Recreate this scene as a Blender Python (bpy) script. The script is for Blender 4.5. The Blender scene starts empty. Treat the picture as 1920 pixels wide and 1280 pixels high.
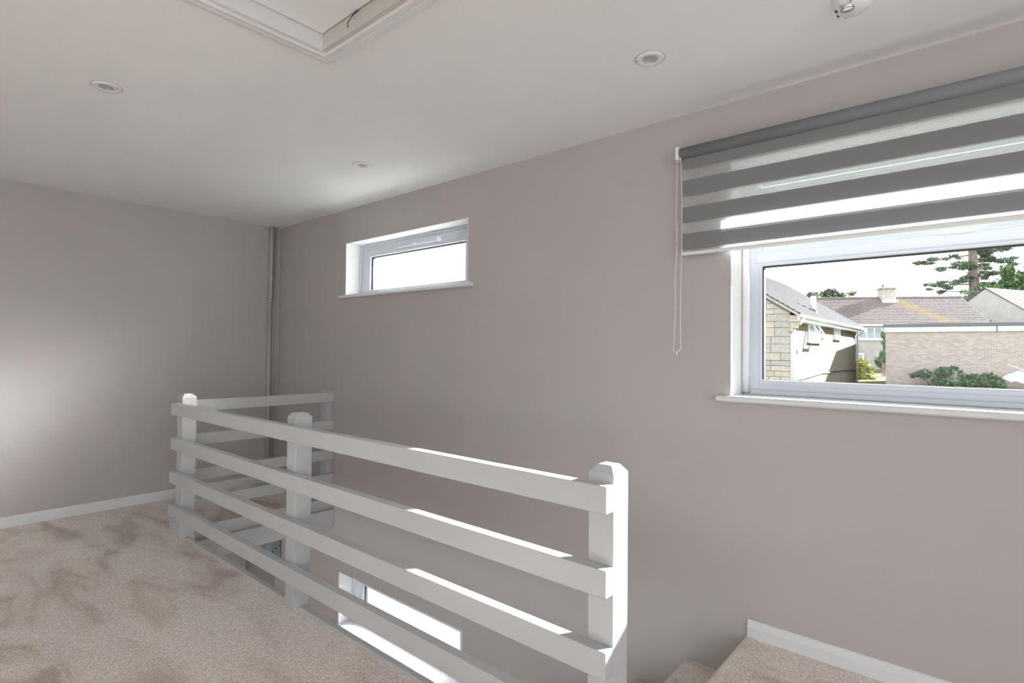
import bpy, bmesh, math, random
from mathutils import Vector, Matrix

random.seed(7)
scene = bpy.context.scene
COL = scene.collection

# ------------------------------------------------------------------ camera
YAW, PITCH, ROLL, FPX = 0.70795, 0.01602, 0.00904, 1034.0
CAM = Vector((5.1302, -2.5571, 1.2516))
fw = Vector((-math.sin(YAW), math.cos(YAW), 0)); rt = Vector((math.cos(YAW), math.sin(YAW), 0)); up = Vector((0, 0, 1))
FLAT_FW, FLAT_RT = fw.copy(), rt.copy()
fw2 = fw * math.cos(PITCH) + up * math.sin(PITCH)
up2 = up * math.cos(PITCH) - fw * math.sin(PITCH)
rt3 = rt * math.cos(ROLL) + up2 * math.sin(ROLL)
up3 = up2 * math.cos(ROLL) - rt * math.sin(ROLL)
cd = bpy.data.cameras.new('camera'); co = bpy.data.objects.new('camera', cd); COL.objects.link(co)
m = Matrix((rt3, up3, -fw2)).transposed().to_4x4(); m.translation = CAM
co.matrix_world = m
cd.sensor_fit = 'HORIZONTAL'; cd.sensor_width = 36.0; cd.lens = FPX / 1920 * 36.0
cd.clip_start = 0.05; cd.clip_end = 400
scene.camera = co

# ------------------------------------------------------------------ world, sun, added fill lights behind the camera
w = bpy.data.worlds.new('sky'); scene.world = w; w.use_nodes = True
bg = w.node_tree.nodes['Background']
bg.inputs[0].default_value = (0.90, 0.95, 1.0, 1); bg.inputs[1].default_value = 3.3
sd = bpy.data.lights.new('sun', 'SUN'); sd.energy = 40.0; sd.angle = math.radians(1.2); sd.color = (0.985, 0.99, 1.0)
so = bpy.data.objects.new('sun', sd); COL.objects.link(so); so.location = (12, 14, 9)
SUN_TRAVEL = Vector((-0.60, -1.0, -0.52)).normalized()
so.rotation_euler = SUN_TRAVEL.to_track_quat('-Z', 'Y').to_euler()

def area(name, loc, direction, sx, sy, power, color):
    d = bpy.data.lights.new(name, 'AREA'); d.shape = 'RECTANGLE'; d.size = sx; d.size_y = sy
    d.energy = power; d.color = color
    o = bpy.data.objects.new(name, d); COL.objects.link(o); o.location = loc
    o.rotation_euler = Vector(direction).to_track_quat('-Z', 'Z').to_euler()
    return o
FILL_COL = (0.91, 0.96, 1.0)
area('back_fill', (6.2, -7.43, 1.50), (0, 1, 0), 5.2, 1.4, 8, FILL_COL)  # unseen fill, added to light the faces turned to the viewer
area('side_fill', (9.93, -4.0, 1.40), (-1, 0, 0), 4.0, 1.6, 85, FILL_COL)  # added fill from the right, out of view
area('overhead_fill', (3.2, -4.7, 2.39), (0, 0, -1), 4.5, 1.2, 17, FILL_COL)  # added overhead fill for the carpet, no such fitting known
area('hall_fill', (3.0, -7.43, -1.5), (0, 1, 0), 3.0, 2.0, 110, FILL_COL)  # added fill that lifts the dark stairwell walls

vs = scene.view_settings
vs.view_transform = 'Standard'; vs.look = 'None'; vs.gamma = 1.0; vs.use_curve_mapping = False; vs.exposure = -0.14
cy = scene.cycles
cy.use_denoising = True
cy.max_bounces = 9; cy.diffuse_bounces = 5; cy.glossy_bounces = 3; cy.transmission_bounces = 5; cy.transparent_max_bounces = 12
cy.use_adaptive_sampling = True; cy.adaptive_threshold = 0.02
cy.caustics_refractive = True; cy.caustics_reflective = False; cy.sample_clamp_indirect = 0.0; cy.blur_glossy = 0.0

# ------------------------------------------------------------------ materials
MATS = {}
def mat(name, col, rough=0.6, var=0.0, vscale=6.0, bump=0.0, bscale=120.0, spec=0.4, metal=0.0, col2=None):
    if name in MATS: return MATS[name]
    M = bpy.data.materials.new(name); M.use_nodes = True
    nt = M.node_tree; b = nt.nodes['Principled BSDF']
    b.inputs['Roughness'].default_value = rough; b.inputs['Metallic'].default_value = metal
    b.inputs['Specular IOR Level'].default_value = spec
    b.inputs['Base Color'].default_value = (*col, 1)
    tc = nt.nodes.new('ShaderNodeTexCoord')
    if var > 0 or col2:
        n = nt.nodes.new('ShaderNodeTexNoise'); n.inputs['Scale'].default_value = vscale; n.inputs['Detail'].default_value = 5
        nt.links.new(tc.outputs['Object'], n.inputs['Vector'])
        r = nt.nodes.new('ShaderNodeValToRGB')
        r.color_ramp.elements[0].position = 0.32; r.color_ramp.elements[1].position = 0.68
        c0 = col2 if col2 else tuple(c * (1 - var) for c in col)
        c1 = col if col2 else tuple(min(1, c * (1 + var)) for c in col)
        r.color_ramp.elements[0].color = (*c0, 1); r.color_ramp.elements[1].color = (*c1, 1)
        nt.links.new(n.outputs[0], r.inputs[0]); nt.links.new(r.outputs[0], b.inputs['Base Color'])
    if bump > 0:
        n2 = nt.nodes.new('ShaderNodeTexNoise'); n2.inputs['Scale'].default_value = bscale; n2.inputs['Detail'].default_value = 3
        nt.links.new(tc.outputs['Object'], n2.inputs['Vector'])
        bp = nt.nodes.new('ShaderNodeBump'); bp.inputs['Strength'].default_value = bump; bp.inputs['Distance'].default_value = 0.01
        nt.links.new(n2.outputs[0], bp.inputs['Height']); nt.links.new(bp.outputs[0], b.inputs['Normal'])
    MATS[name] = M
    return M

WALL = mat('greige_wall_paint', (0.480, 0.452, 0.439), 0.75, 0.012, 2.0, 0.05, 260, 0.25)
CEIL = mat('ceiling_emulsion', (0.84, 0.85, 0.86), 0.8, 0.01, 1.5, 0.04, 200, 0.2)
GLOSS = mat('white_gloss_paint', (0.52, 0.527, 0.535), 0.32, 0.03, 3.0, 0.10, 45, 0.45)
SATIN = mat('white_satin_paint', (0.72, 0.725, 0.73), 0.4, 0.02, 3.0, 0.06, 60, 0.4)
REVEAL = mat('white_reveal_paint', (0.82, 0.82, 0.82), 0.6, 0.0, 1, 0.05, 150, 0.3)
UPVC = mat('white_upvc', (0.58, 0.61, 0.655), 0.25, 0, 1, 0, 1, 0.5)
GASKET = mat('black_rubber_gasket', (0.02, 0.022, 0.028), 0.6)
BLINDGREY = None
PLASTIC = mat('white_plastic', (0.80, 0.80, 0.80), 0.35)
DARK = mat('dark_recess', (0.03, 0.03, 0.03), 0.6)
METAL = mat('brushed_aluminium', (0.62, 0.63, 0.65), 0.35, metal=0.6)
LENS = mat('lamp_lens', (0.45, 0.47, 0.46), 0.15)
BEIGE = mat('old_cream_gloss', (0.60, 0.565, 0.52), 0.4, 0.02, 4)
CABLE_G = mat('green_cable', (0.05, 0.12, 0.06), 0.5)
CABLE_D = mat('dark_cable', (0.03, 0.03, 0.03), 0.5)
GREYBOX = mat('blue_grey_steel', (0.34, 0.38, 0.42), 0.5)

def carpet_mat():
    M = bpy.data.materials.new('beige_cut_pile_carpet'); M.use_nodes = True
    nt = M.node_tree; b = nt.nodes['Principled BSDF']; L = nt.links
    b.inputs['Roughness'].default_value = 0.95; b.inputs['Specular IOR Level'].default_value = 0.1
    b.inputs['Sheen Weight'].default_value = 0.25; b.inputs['Sheen Roughness'].default_value = 0.5
    tc = nt.nodes.new('ShaderNodeTexCoord')
    # brushed pile: large directional patches with fairly crisp borders
    mp = nt.nodes.new('ShaderNodeMapping'); mp.inputs['Rotation'].default_value = (0, 0, 0.55); mp.inputs['Scale'].default_value = (0.75, 2.0, 1)
    L.new(tc.outputs['Object'], mp.inputs[0])
    n1 = nt.nodes.new('ShaderNodeTexNoise'); n1.inputs['Scale'].default_value = 2.3; n1.inputs['Detail'].default_value = 6.0; n1.inputs['Distortion'].default_value = 0.9
    L.new(mp.outputs[0], n1.inputs['Vector'])
    r1 = nt.nodes.new('ShaderNodeValToRGB'); e = r1.color_ramp.elements
    e[0].position = 0.33; e[0].color = (0.52, 0.432, 0.362, 1); e[1].position = 0.60; e[1].color = (0.84, 0.745, 0.67, 1)
    x = e.new(0.47); x.color = (0.75, 0.655, 0.58, 1)
    L.new(n1.outputs[0], r1.inputs[0])
    # pile speckle
    n2 = nt.nodes.new('ShaderNodeTexNoise'); n2.inputs['Scale'].default_value = 170; n2.inputs['Detail'].default_value = 2
    L.new(tc.outputs['Object'], n2.inputs['Vector'])
    r2 = nt.nodes.new('ShaderNodeValToRGB'); r2.color_ramp.elements[0].position = 0.3; r2.color_ramp.elements[1].position = 0.7
    r2.color_ramp.elements[0].color = (0.66, 0.66, 0.66, 1); r2.color_ramp.elements[1].color = (1.18, 1.18, 1.18, 1)
    L.new(n2.outputs[0], r2.inputs[0])
    mx = nt.nodes.new('ShaderNodeMix'); mx.data_type = 'RGBA'; mx.blend_type = 'MULTIPLY'; mx.inputs[0].default_value = 1.0
    L.new(r1.outputs[0], mx.inputs[6]); L.new(r2.outputs[0], mx.inputs[7]); L.new(mx.outputs[2], b.inputs['Base Color'])
    bp = nt.nodes.new('ShaderNodeBump'); bp.inputs['Strength'].default_value = 0.55; bp.inputs['Distance'].default_value = 0.006
    L.new(n2.outputs[0], bp.inputs['Height']); L.new(bp.outputs[0], b.inputs['Normal'])
    return M
CARPET = carpet_mat()

def clear_glass():
    M = bpy.data.materials.new('clear_glass'); M.use_nodes = True; nt = M.node_tree; nt.nodes.clear()
    o = nt.nodes.new('ShaderNodeOutputMaterial'); t = nt.nodes.new('ShaderNodeBsdfTransparent'); g = nt.nodes.new('ShaderNodeBsdfGlossy')
    t.inputs[0].default_value = (0.95, 0.97, 0.965, 1); g.inputs['Roughness'].default_value = 0.02
    f = nt.nodes.new('ShaderNodeFresnel'); f.inputs[0].default_value = 1.35
    mx = nt.nodes.new('ShaderNodeMixShader')
    nt.links.new(f.outputs[0], mx.inputs[0]); nt.links.new(t.outputs[0], mx.inputs[1]); nt.links.new(g.outputs[0], mx.inputs[2])
    nt.links.new(mx.outputs[0], o.inputs[0])
    return M
CLEAR = clear_glass()

def frosted_glass(name, milky, rough):
    # obscure glass with a fine hammered relief: scatters the sun forwards in a soft lobe
    M = bpy.data.materials.new(name); M.use_nodes = True; nt = M.node_tree; nt.nodes.clear(); L = nt.links
    o = nt.nodes.new('ShaderNodeOutputMaterial')
    tc = nt.nodes.new('ShaderNodeTexCoord')
    v = nt.nodes.new('ShaderNodeTexVoronoi'); v.inputs['Scale'].default_value = 55; v.feature = 'SMOOTH_F1'
    L.new(tc.outputs['Object'], v.inputs['Vector'])
    bp = nt.nodes.new('ShaderNodeBump'); bp.inputs['Strength'].default_value = 0.2; bp.inputs['Distance'].default_value = 0.003
    L.new(v.outputs['Distance'], bp.inputs['Height'])
    # shading normal set along the sun so its glow passes unbent
    cn = nt.nodes.new('ShaderNodeCombineXYZ')
    for i in range(3): cn.inputs[i].default_value = SUN_TRAVEL[i]
    L.new(cn.outputs[0], bp.inputs['Normal'])
    r = nt.nodes.new('ShaderNodeBsdfRefraction'); r.inputs['Roughness'].default_value = rough; r.inputs['IOR'].default_value = 1.22
    r.inputs['Color'].default_value = (0.95, 0.97, 0.96, 1)
    L.new(bp.outputs[0], r.inputs['Normal'])
    r2 = nt.nodes.new('ShaderNodeBsdfRefraction'); r2.inputs['Roughness'].default_value = 0.62; r2.inputs['IOR'].default_value = 1.5
    r2.inputs['Color'].default_value = (0.95, 0.97, 0.96, 1); L.new(bp.outputs[0], r2.inputs['Normal'])
    mr_ = nt.nodes.new('ShaderNodeMixShader'); mr_.inputs[0].default_value = 0.40
    L.new(r.outputs[0], mr_.inputs[1]); L.new(r2.outputs[0], mr_.inputs[2])
    t = nt.nodes.new('ShaderNodeBsdfTranslucent'); t.inputs['Color'].default_value = (0.9, 0.92, 0.93, 1)
    mx = nt.nodes.new('ShaderNodeMixShader'); mx.inputs[0].default_value = milky
    L.new(mr_.outputs[0], mx.inputs[1]); L.new(t.outputs[0], mx.inputs[2]); L.new(mx.outputs[0], o.inputs[0])
    return M
FROST = frosted_glass('textured_obscure_glass', 0.28, 0.80)
FROST_PATTERN = frosted_glass('patterned_obscure_glass', 0.12, 0.55)

def fabric(name, col, transp, transl):
    M = bpy.data.materials.new(name); M.use_nodes = True; nt = M.node_tree; nt.nodes.clear(); L = nt.links
    o = nt.nodes.new('ShaderNodeOutputMaterial')
    d = nt.nodes.new('ShaderNodeBsdfDiffuse'); d.inputs[0].default_value = (*col, 1)
    s = nt.nodes.new('ShaderNodeBsdfTranslucent'); s.inputs[0].default_value = (*col, 1)
    m1 = nt.nodes.new('ShaderNodeMixShader'); m1.inputs[0].default_value = transl
    L.new(d.outputs[0], m1.inputs[1]); L.new(s.outputs[0], m1.inputs[2])
    out = m1
    # woven threads in relief
    tc = nt.nodes.new('ShaderNodeTexCoord'); wv = nt.nodes.new('ShaderNodeTexWave'); wv.bands_direction = 'Z'; wv.inputs['Scale'].default_value = 38 if transp else 160
    L.new(tc.outputs['Object'], wv.inputs['Vector'])
    if transp > 0:
        t = nt.nodes.new('ShaderNodeBsdfTransparent')
        m2 = nt.nodes.new('ShaderNodeMixShader')
        mr = nt.nodes.new('ShaderNodeMapRange'); mr.inputs[3].default_value = transp - 0.08; mr.inputs[4].default_value = transp + 0.08
        L.new(wv.outputs[1], mr.inputs[0]); L.new(mr.outputs[0], m2.inputs[0])
        L.new(m1.outputs[0], m2.inputs[1]); L.new(t.outputs[0], m2.inputs[2]); out = m2
    else:
        bp = nt.nodes.new('ShaderNodeBump'); bp.inputs['Strength'].default_value = 0.08
        L.new(wv.outputs[1], bp.inputs['Height']); L.new(bp.outputs[0], d.inputs['Normal'])
    L.new(out.outputs[0], o.inputs[0])
    return M
BAND = fabric('grey_blackout_fabric', (0.39, 0.39, 0.395), 0, 0.45)
SHEER = fabric('sheer_voile_fabric', (0.95, 0.95, 0.95), 0.74, 0.62)
ROLL_M = mat('grey_roller_fabric', (0.225, 0.23, 0.24), 0.7, 0, 1, 0.05, 300)

# ------------------------------------------------------------------ object helpers
ORG = {}
def tag(o, label=None, cat=None, group=None, kind=None):
    if label: o['label'] = label
    if cat: o['category'] = cat
    if group: o['group'] = group
    if kind: o['kind'] = kind
    return o
def thing(name, loc, label=None, cat=None, group=None, kind=None, rotz=0.0, local=False):
    o = bpy.data.objects.new(name, None); COL.objects.link(o); o.empty_display_size = 0.1
    o.location = loc; o.rotation_euler = (0, 0, rotz)
    ORG[o.name] = Vector((0, 0, 0)) if local else Vector(loc)
    return tag(o, label, cat, group, kind)
def obj(name, bm, material, parent=None, smooth=False, centre=True):
    # links a bmesh given in its parent's build space as one mesh object, origin at its base
    bm.normal_update()
    if centre and len(bm.verts):
        xs = [v.co.x for v in bm.verts]; ys = [v.co.y for v in bm.verts]; zs = [v.co.z for v in bm.verts]
        org = Vector(((min(xs) + max(xs)) / 2, (min(ys) + max(ys)) / 2, min(zs)))
    else: org = Vector((0, 0, 0))
    bmesh.ops.translate(bm, verts=bm.verts, vec=-org)
    me = bpy.data.meshes.new(name); bm.to_mesh(me); bm.free()
    if smooth:
        for p in me.polygons: p.use_smooth = True
    for mm in (material if isinstance(material, (list, tuple)) else [material]): me.materials.append(mm)
    o = bpy.data.objects.new(name, me); COL.objects.link(o)
    ORG[o.name] = org
    if parent is not None:
        o.parent = parent; o.location = org - ORG[parent.name]
    else: o.location = org
    return o
def B(): return bmesh.new()
def bx(bm, x0, x1, y0, y1, z0, z1, bev=0.0, seg=1, mi=0):
    vs_ = [bm.verts.new(c) for c in ((x0,y0,z0),(x1,y0,z0),(x1,y1,z0),(x0,y1,z0),(x0,y0,z1),(x1,y0,z1),(x1,y1,z1),(x0,y1,z1))]
    fs = [bm.faces.new([vs_[i] for i in f]) for f in ((3,2,1,0),(4,5,6,7),(0,1,5,4),(1,2,6,5),(2,3,7,6),(3,0,4,7))]
    for f in fs: f.material_index = mi
    if bev > 0:
        es = {e for f in fs for e in f.edges}
        bmesh.ops.bevel(bm, geom=list(es), offset=bev, segments=seg, affect='EDGES', profile=0.5)
    return bm
def box(name, x0, x1, y0, y1, z0, z1, material, parent=None, bev=0.0, seg=1):
    return obj(name, bx(B(), x0, x1, y0, y1, z0, z1, bev, seg), material, parent)
def prism(bm, pts, axis, a0, a1, mi=0):
    # closed profile pts (2-D) swept along an axis: 'x' pts=(y,z); 'y' pts=(x,z); 'z' pts=(x,y)
    def P(p, a):
        return (a, p[0], p[1]) if axis == 'x' else (p[0], a, p[1]) if axis == 'y' else (p[0], p[1], a)
    A = [bm.verts.new(P(p, a0)) for p in pts]; C = [bm.verts.new(P(p, a1)) for p in pts]
    n = len(pts); fs = []
    for i in range(n): fs.append(bm.faces.new((A[i], A[(i+1) % n], C[(i+1) % n], C[i])))
    fs.append(bm.faces.new(list(reversed(A)))); fs.append(bm.faces.new(C))
    for f in fs: f.material_index = mi
    bmesh.ops.recalc_face_normals(bm, faces=fs)
    return bm
def tube(bm, pts, radii, n=10, cap=True):
    pts = [Vector(p) for p in pts]
    if not isinstance(radii, (list, tuple)): radii = [radii] * len(pts)
    rings = []
    ref = Vector((0, 0, 1))
    d0 = (pts[1] - pts[0]).normalized()
    if abs(d0.dot(ref)) > 0.9: ref = Vector((1, 0, 0))
    u = d0.cross(ref).normalized()
    for i, p in enumerate(pts):
        d = (pts[min(i+1, len(pts)-1)] - pts[max(i-1, 0)]).normalized()
        u = (u - d * u.dot(d)).normalized(); v = d.cross(u)
        rings.append([bm.verts.new(p + (u * math.cos(2*math.pi*k/n) + v * math.sin(2*math.pi*k/n)) * radii[i]) for k in range(n)])
    for a, b in zip(rings, rings[1:]):
        for k in range(n): bm.faces.new((a[k], a[(k+1) % n], b[(k+1) % n], b[k]))
    if cap: bm.faces.new(list(reversed(rings[0]))); bm.faces.new(rings[-1])
    return bm
def lathe(bm, prof, centre, n=40, flip=False):
    # prof: (radius, z) list; spun about the vertical through centre
    c = Vector(centre); rings = []
    for r, z in prof:
        if r < 1e-6: rings.append([bm.verts.new(c + Vector((0, 0, z)))])
        else: rings.append([bm.verts.new(c + Vector((r*math.cos(2*math.pi*k/n), r*math.sin(2*math.pi*k/n), z))) for k in range(n)])
    fs = []
    for a, b in zip(rings, rings[1:]):
        for k in range(n):
            k2 = (k+1) % n
            if len(a) == 1 and len(b) == 1: continue
            if len(a) == 1: fs.append(bm.faces.new((a[0], b[k], b[k2])))
            elif len(b) == 1: fs.append(bm.faces.new((a[k], a[k2], b[0])))
            else: fs.append(bm.faces.new((a[k], a[k2], b[k2], b[k])))
    bmesh.ops.recalc_face_normals(bm, faces=fs)
    return bm
def ring_xz(bm, x0, x1, z0, z1, wl, wr, wb, wt, y0, y1, bev=0.0):
    # rectangular frame in the XZ plane made of four mitred bars
    o = [(x0,z0),(x1,z0),(x1,z1),(x0,z1)]; i = [(x0+wl,z0+wb),(x1-wr,z0+wb),(x1-wr,z1-wt),(x0+wl,z1-wt)]
    vo = {}
    for tagk, pts in (('o', o), ('i', i)):
        for y in (y0, y1):
            for k, p in enumerate(pts): vo[(tagk, y, k)] = bm.verts.new((p[0], y, p[1]))
    fs = []
    for k in range(4):
        k2 = (k+1) % 4
        fs.append(bm.faces.new((vo['o',y0,k], vo['o',y0,k2], vo['i',y0,k2], vo['i',y0,k])))
        fs.append(bm.faces.new((vo['o',y1,k2], vo['o',y1,k], vo['i',y1,k], vo['i',y1,k2])))
        fs.append(bm.faces.new((vo['o',y0,k2], vo['o',y0,k], vo['o',y1,k], vo['o',y1,k2])))
        fs.append(bm.faces.new((vo['i',y0,k], vo['i',y0,k2], vo['i',y1,k2], vo['i',y1,k])))
    bmesh.ops.recalc_face_normals(bm, faces=fs)
    if bev > 0:
        es = [e for e in {e for f in fs for e in f.edges} if abs(e.calc_face_angle(0)) > 0.5]
        bmesh.ops.bevel(bm, geom=es, offset=bev, segments=2, affect='EDGES', profile=0.5)
    return bm
def slab_holes(bm, x0, x1, y0, y1, holes, emit):
    # splits the rectangle at the hole edges and calls emit(cell) for every cell outside a hole
    xs = sorted({x0, x1, *[h[0] for h in holes], *[h[1] for h in holes]}); ys = sorted({y0, y1, *[h[2] for h in holes], *[h[3] for h in holes]})
    for a, b in zip(xs, xs[1:]):
        for c, d in zip(ys, ys[1:]):
            mx_, my_ = (a+b)/2, (c+d)/2
            if any(h[0] < mx_ < h[1] and h[2] < my_ < h[3] for h in holes): continue
            emit(a, b, c, d)
    bmesh.ops.remove_doubles(bm, verts=bm.verts, dist=1e-5)
    # drop the inner walls shared by two neighbouring cells
    seen = {}
    for f in list(bm.faces):
        k = tuple(sorted(v.index for v in f.verts)) if False else tuple(sorted((round(v.co.x,4), round(v.co.y,4), round(v.co.z,4)) for v in f.verts))
        seen.setdefault(k, []).append(f)
    bmesh.ops.delete(bm, geom=[f for fs in seen.values() if len(fs) > 1 for f in fs], context='FACES_ONLY')
    return bm

# ================================================================== the room shell
H, ZL, XR, YB, TW = 2.40, -2.62, 10.0, -7.5, 0.27
BW = dict(x0=4.253, x1=5.86, z0=1.050, z1=2.120)       # large window
SW = dict(x0=1.130, x1=2.552, z0=1.688, z1=2.121)      # small high window
LW = dict(x0=1.090, x1=2.537, z0=-1.010, z1=-0.582)    # window lighting the stairs
def S(o, label=None): return tag(o, label, None, None, 'structure')

bm = B()
slab_holes(bm, -0.2, XR + 0.2, ZL, H + 0.1, [(d['x0'], d['x1'], d['z0'], d['z1']) for d in (BW, SW, LW)],
           lambda a, b, c, d: bx(bm, a, b, 0.0, TW, c, d))
S(obj('wall_right', bm, WALL), 'greige painted wall holding the windows beside the stairwell')
S(box('wall_left', -0.2, 0.0, YB - 0.2, 0.0, ZL, H + 0.1, WALL), 'greige painted end wall beyond the railing')
bm = B()
slab_holes(bm, 0.0, XR, ZL, H + 0.1, [(3.6, 8.8, 0.8, 2.2), (1.5, 4.5, -2.5, -0.5)], lambda a, b, c, d: bx(bm, a, b, YB - 0.2, YB, c, d))  # unseen openings, added so more sky light comes in
S(obj('wall_back', bm, WALL), 'greige wall behind the viewer with openings added for fill light')
bm = B()
slab_holes(bm, YB, 0.0, ZL, H + 0.1, [(-6.0, -2.0, 0.6, 2.2)], lambda a, b, c, d: bx(bm, XR, XR + 0.2, a, b, c, d))  # unseen opening, added to let in light from the right
S(obj('wall_side', bm, WALL), 'greige wall at the far right end of the landing')
# ceiling with the loft opening
HX0, HX1, HY0, HY1 = 3.200, 3.86, -2.12, -1.432
bm = B()
slab_holes(bm, 0.0, XR, YB, 0.0, [(HX0, HX1, HY0, HY1)], lambda a, b, c, d: bx(bm, a, b, c, d, H, H + 0.12))
S(obj('ceiling', bm, CEIL), 'white emulsioned ceiling')
# floor with the stairwell opening
FX0, FX1, FY = 0.985, 4.335, -1.185
bm = B()
slab_holes(bm, 0.0, XR, YB, 0.0, [(FX0 - 0.03, FX1, FY, 0.01)], lambda a, b, c, d: bx(bm, a, b, c, d, -0.215, 0.0))
S(obj('floor', bm, CARPET), 'beige cut-pile carpet floor of the landing')
S(box('floor_lower', 0.0, XR, YB, 0.0, ZL - 0.15, ZL, CARPET), 'carpeted floor of the hall below')

# trims along the stairwell edge
t = S(thing('trim_1', (2.6, FY + 0.01, -0.2)), 'white boards edging the floor along the long railing')
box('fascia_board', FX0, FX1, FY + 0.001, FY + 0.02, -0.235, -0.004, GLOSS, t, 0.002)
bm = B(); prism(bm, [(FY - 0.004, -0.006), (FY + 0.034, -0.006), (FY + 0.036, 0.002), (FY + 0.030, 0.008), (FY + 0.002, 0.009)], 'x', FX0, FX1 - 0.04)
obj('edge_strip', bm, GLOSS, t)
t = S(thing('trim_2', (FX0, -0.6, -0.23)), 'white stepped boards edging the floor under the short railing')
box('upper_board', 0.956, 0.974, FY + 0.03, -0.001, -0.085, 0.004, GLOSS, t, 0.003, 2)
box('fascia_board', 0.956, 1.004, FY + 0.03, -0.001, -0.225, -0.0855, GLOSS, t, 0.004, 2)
obj('edge_strip', prism(B(), [(0.935, 0.0), (0.972, 0.0), (0.972, 0.008), (0.945, 0.009)], 'y', FY + 0.05, -0.002), METAL, t)

# skirting boards with a chamfered top
def skirt_profile(h, d): return [(0, 0), (d, 0), (d, h*0.62), (d*0.80, h*0.70), (d*0.40, h*0.95), (d*0.15, h), (0, h)]
bm = B(); prism(bm, [(p[0], p[1]) for p in skirt_profile(0.073, 0.016)], 'y', YB, -0.002)
S(obj('baseboard_left', bm, SATIN), 'white skirting board along the end wall')
bm = B(); prism(bm, [(-p[0], p[1]) for p in skirt_profile(0.073, 0.016)], 'x', 4.333, XR)
S(obj('baseboard_right', bm, SATIN), 'white skirting board starting at the head of the stairs')
bm = B(); prism(bm, [(-p[0], p[1]) for p in skirt_profile(0.073, 0.016)], 'x', 0.018, 0.93)
S(obj('baseboard_corner', bm, SATIN), 'short white skirting board behind the railing')

# ================================================================== windows
def window_base(n, d, label, depth):
    r = S(thing('window_%d' % n, ((d['x0'] + d['x1'])/2, 0.0, d['z0'])), label)
    bm = B()
    ring_xz(bm, d['x0'] - 0.001, d['x1'] + 0.001, d['z0'] - 0.001, d['z1'] + 0.001, 0.004, 0.004, 0.004, 0.004, -0.0015, depth)
    obj('reveal', bm, REVEAL, r)
    bm = B(); yf = -0.034
    prism(bm, [(yf + 0.006, d['z0'] - 0.022), (yf, d['z0'] - 0.016), (yf, d['z0'] - 0.004), (yf + 0.008, d['z0'] + 0.004), (depth, d['z0'] + 0.004), (depth, d['z0'] - 0.001), (-0.002, d['z0'] - 0.001), (-0.002, d['z0'] - 0.022)],
          'x', d['x0'] - (0.062 if n > 1 else 0.055), d['x1'] + 0.055)
    # board continues into the reveal only between its sides
    for v in bm.verts:
        if v.co.y > 0.0: v.co.x = min(max(v.co.x, d['x0'] + 0.003), d['x1'] - 0.003)
    obj('sill_board', bm, SATIN, r)
    return r

def small_window(n, d, label, glass):
    depth = 0.14
    r = window_base(n, d, label, depth)
    x0, x1, z0, z1 = d['x0'], d['x1'], d['z0'] + 0.004, d['z1']
    obj('outer_frame', ring_xz(B(), x0 + 0.003, x1 - 0.003, z0, z1 - 0.003, 0.075, 0.075, 0.024, 0.052, depth - 0.005, depth + 0.07, 0.004), UPVC, r)
    obj('cover_bead', ring_xz(B(), x0 + 0.004, x1 - 0.004, z0, z1 - 0.004, 0.03, 0.03, 0.006, 0.018, depth - 0.016, depth - 0.005, 0.004), UPVC, r)
    sx0, sx1, sz0, sz1 = x0 + 0.07, x1 - 0.07, z0 + 0.02, z1 - 0.048
    s = obj('sash', ring_xz(B(), sx0, sx1, sz0, sz1, 0.085, 0.085, 0.026, 0.062, depth - 0.012, depth + 0.05, 0.006), UPVC, r)
    g = 0.006
    obj('gasket', ring_xz(B(), sx0 + 0.083, sx1 - 0.083, sz0 + 0.024, sz1 - 0.06, g + 0.012, g, g * 0.5, g + 0.002, depth + 0.004, depth + 0.030), GASKET, s)
    bm = B(); bx(bm, sx0 + 0.088, sx1 - 0.088, depth + 0.018, depth + 0.019, sz0 + 0.028, sz1 - 0.064)
    bm2 = B(); y = depth + 0.022
    vv = [bm2.verts.new(c) for c in ((sx0 + 0.088, y, sz0 + 0.028), (sx1 - 0.088, y, sz0 + 0.028), (sx1 - 0.088, y, sz1 - 0.064), (sx0 + 0.088, y, sz1 - 0.064))]
    bm2.faces.new(vv); bm.free()
    obj('obscure_glass_pane', bm2, glass, s)
    v = box('trickle_vent', x0 + 0.535, x0 + 1.02, depth - 0.028, depth - 0.006, z1 - 0.078, z1 - 0.054, UPVC, r, 0.004, 2)
    box('vent_cap', x0 + 0.985, x0 + 1.022, depth - 0.031, depth - 0.008, z1 - 0.080, z1 - 0.052, PLASTIC, v, 0.003)
    box('vent_slider', x0 + 0.72, x0 + 0.76, depth - 0.032, depth - 0.027, z1 - 0.072, z1 - 0.062, PLASTIC, v, 0.002)
    return r
small_window(2, SW, 'small high window with obscure glass near the room corner', FROST)
small_window(3, LW, 'small obscure glass window low in the stairwell', FROST_PATTERN)

# the large window: fixed light below, top-hung vent above standing open
d = BW; depth = 0.155
r = window_base(1, d, 'large white window with a fixed pane and an open top vent', depth)
x0, x1, z0, z1 = d['x0'], d['x1'], d['z0'] + 0.004, d['z1']
ZT0, ZT1 = 1.668, 1.724
obj('outer_frame', ring_xz(B(), x0 + 0.003, x1 - 0.003, z0, z1 - 0.003, 0.075, 0.075, 0.050, 0.075, depth, depth + 0.07, 0.005), UPVC, r)
bm = B(); tube(bm, [(x0 + 0.020, depth - 0.006, z0 + 0.012), (x0 + 0.020, depth - 0.006, z1 - 0.01)], 0.017, 14)
obj('quadrant_bead', bm, REVEAL, r, True)
obj('bottom_bead', bx(B(), x0 + 0.04, x1 - 0.04, depth - 0.012, depth, z0 + 0.002, z0 + 0.024, 0.004, 2), UPVC, r)
box('transom', x0 + 0.06, x1 - 0.06, depth - 0.004, depth + 0.07, ZT0, ZT1, UPVC, r, 0.006, 2)
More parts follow.
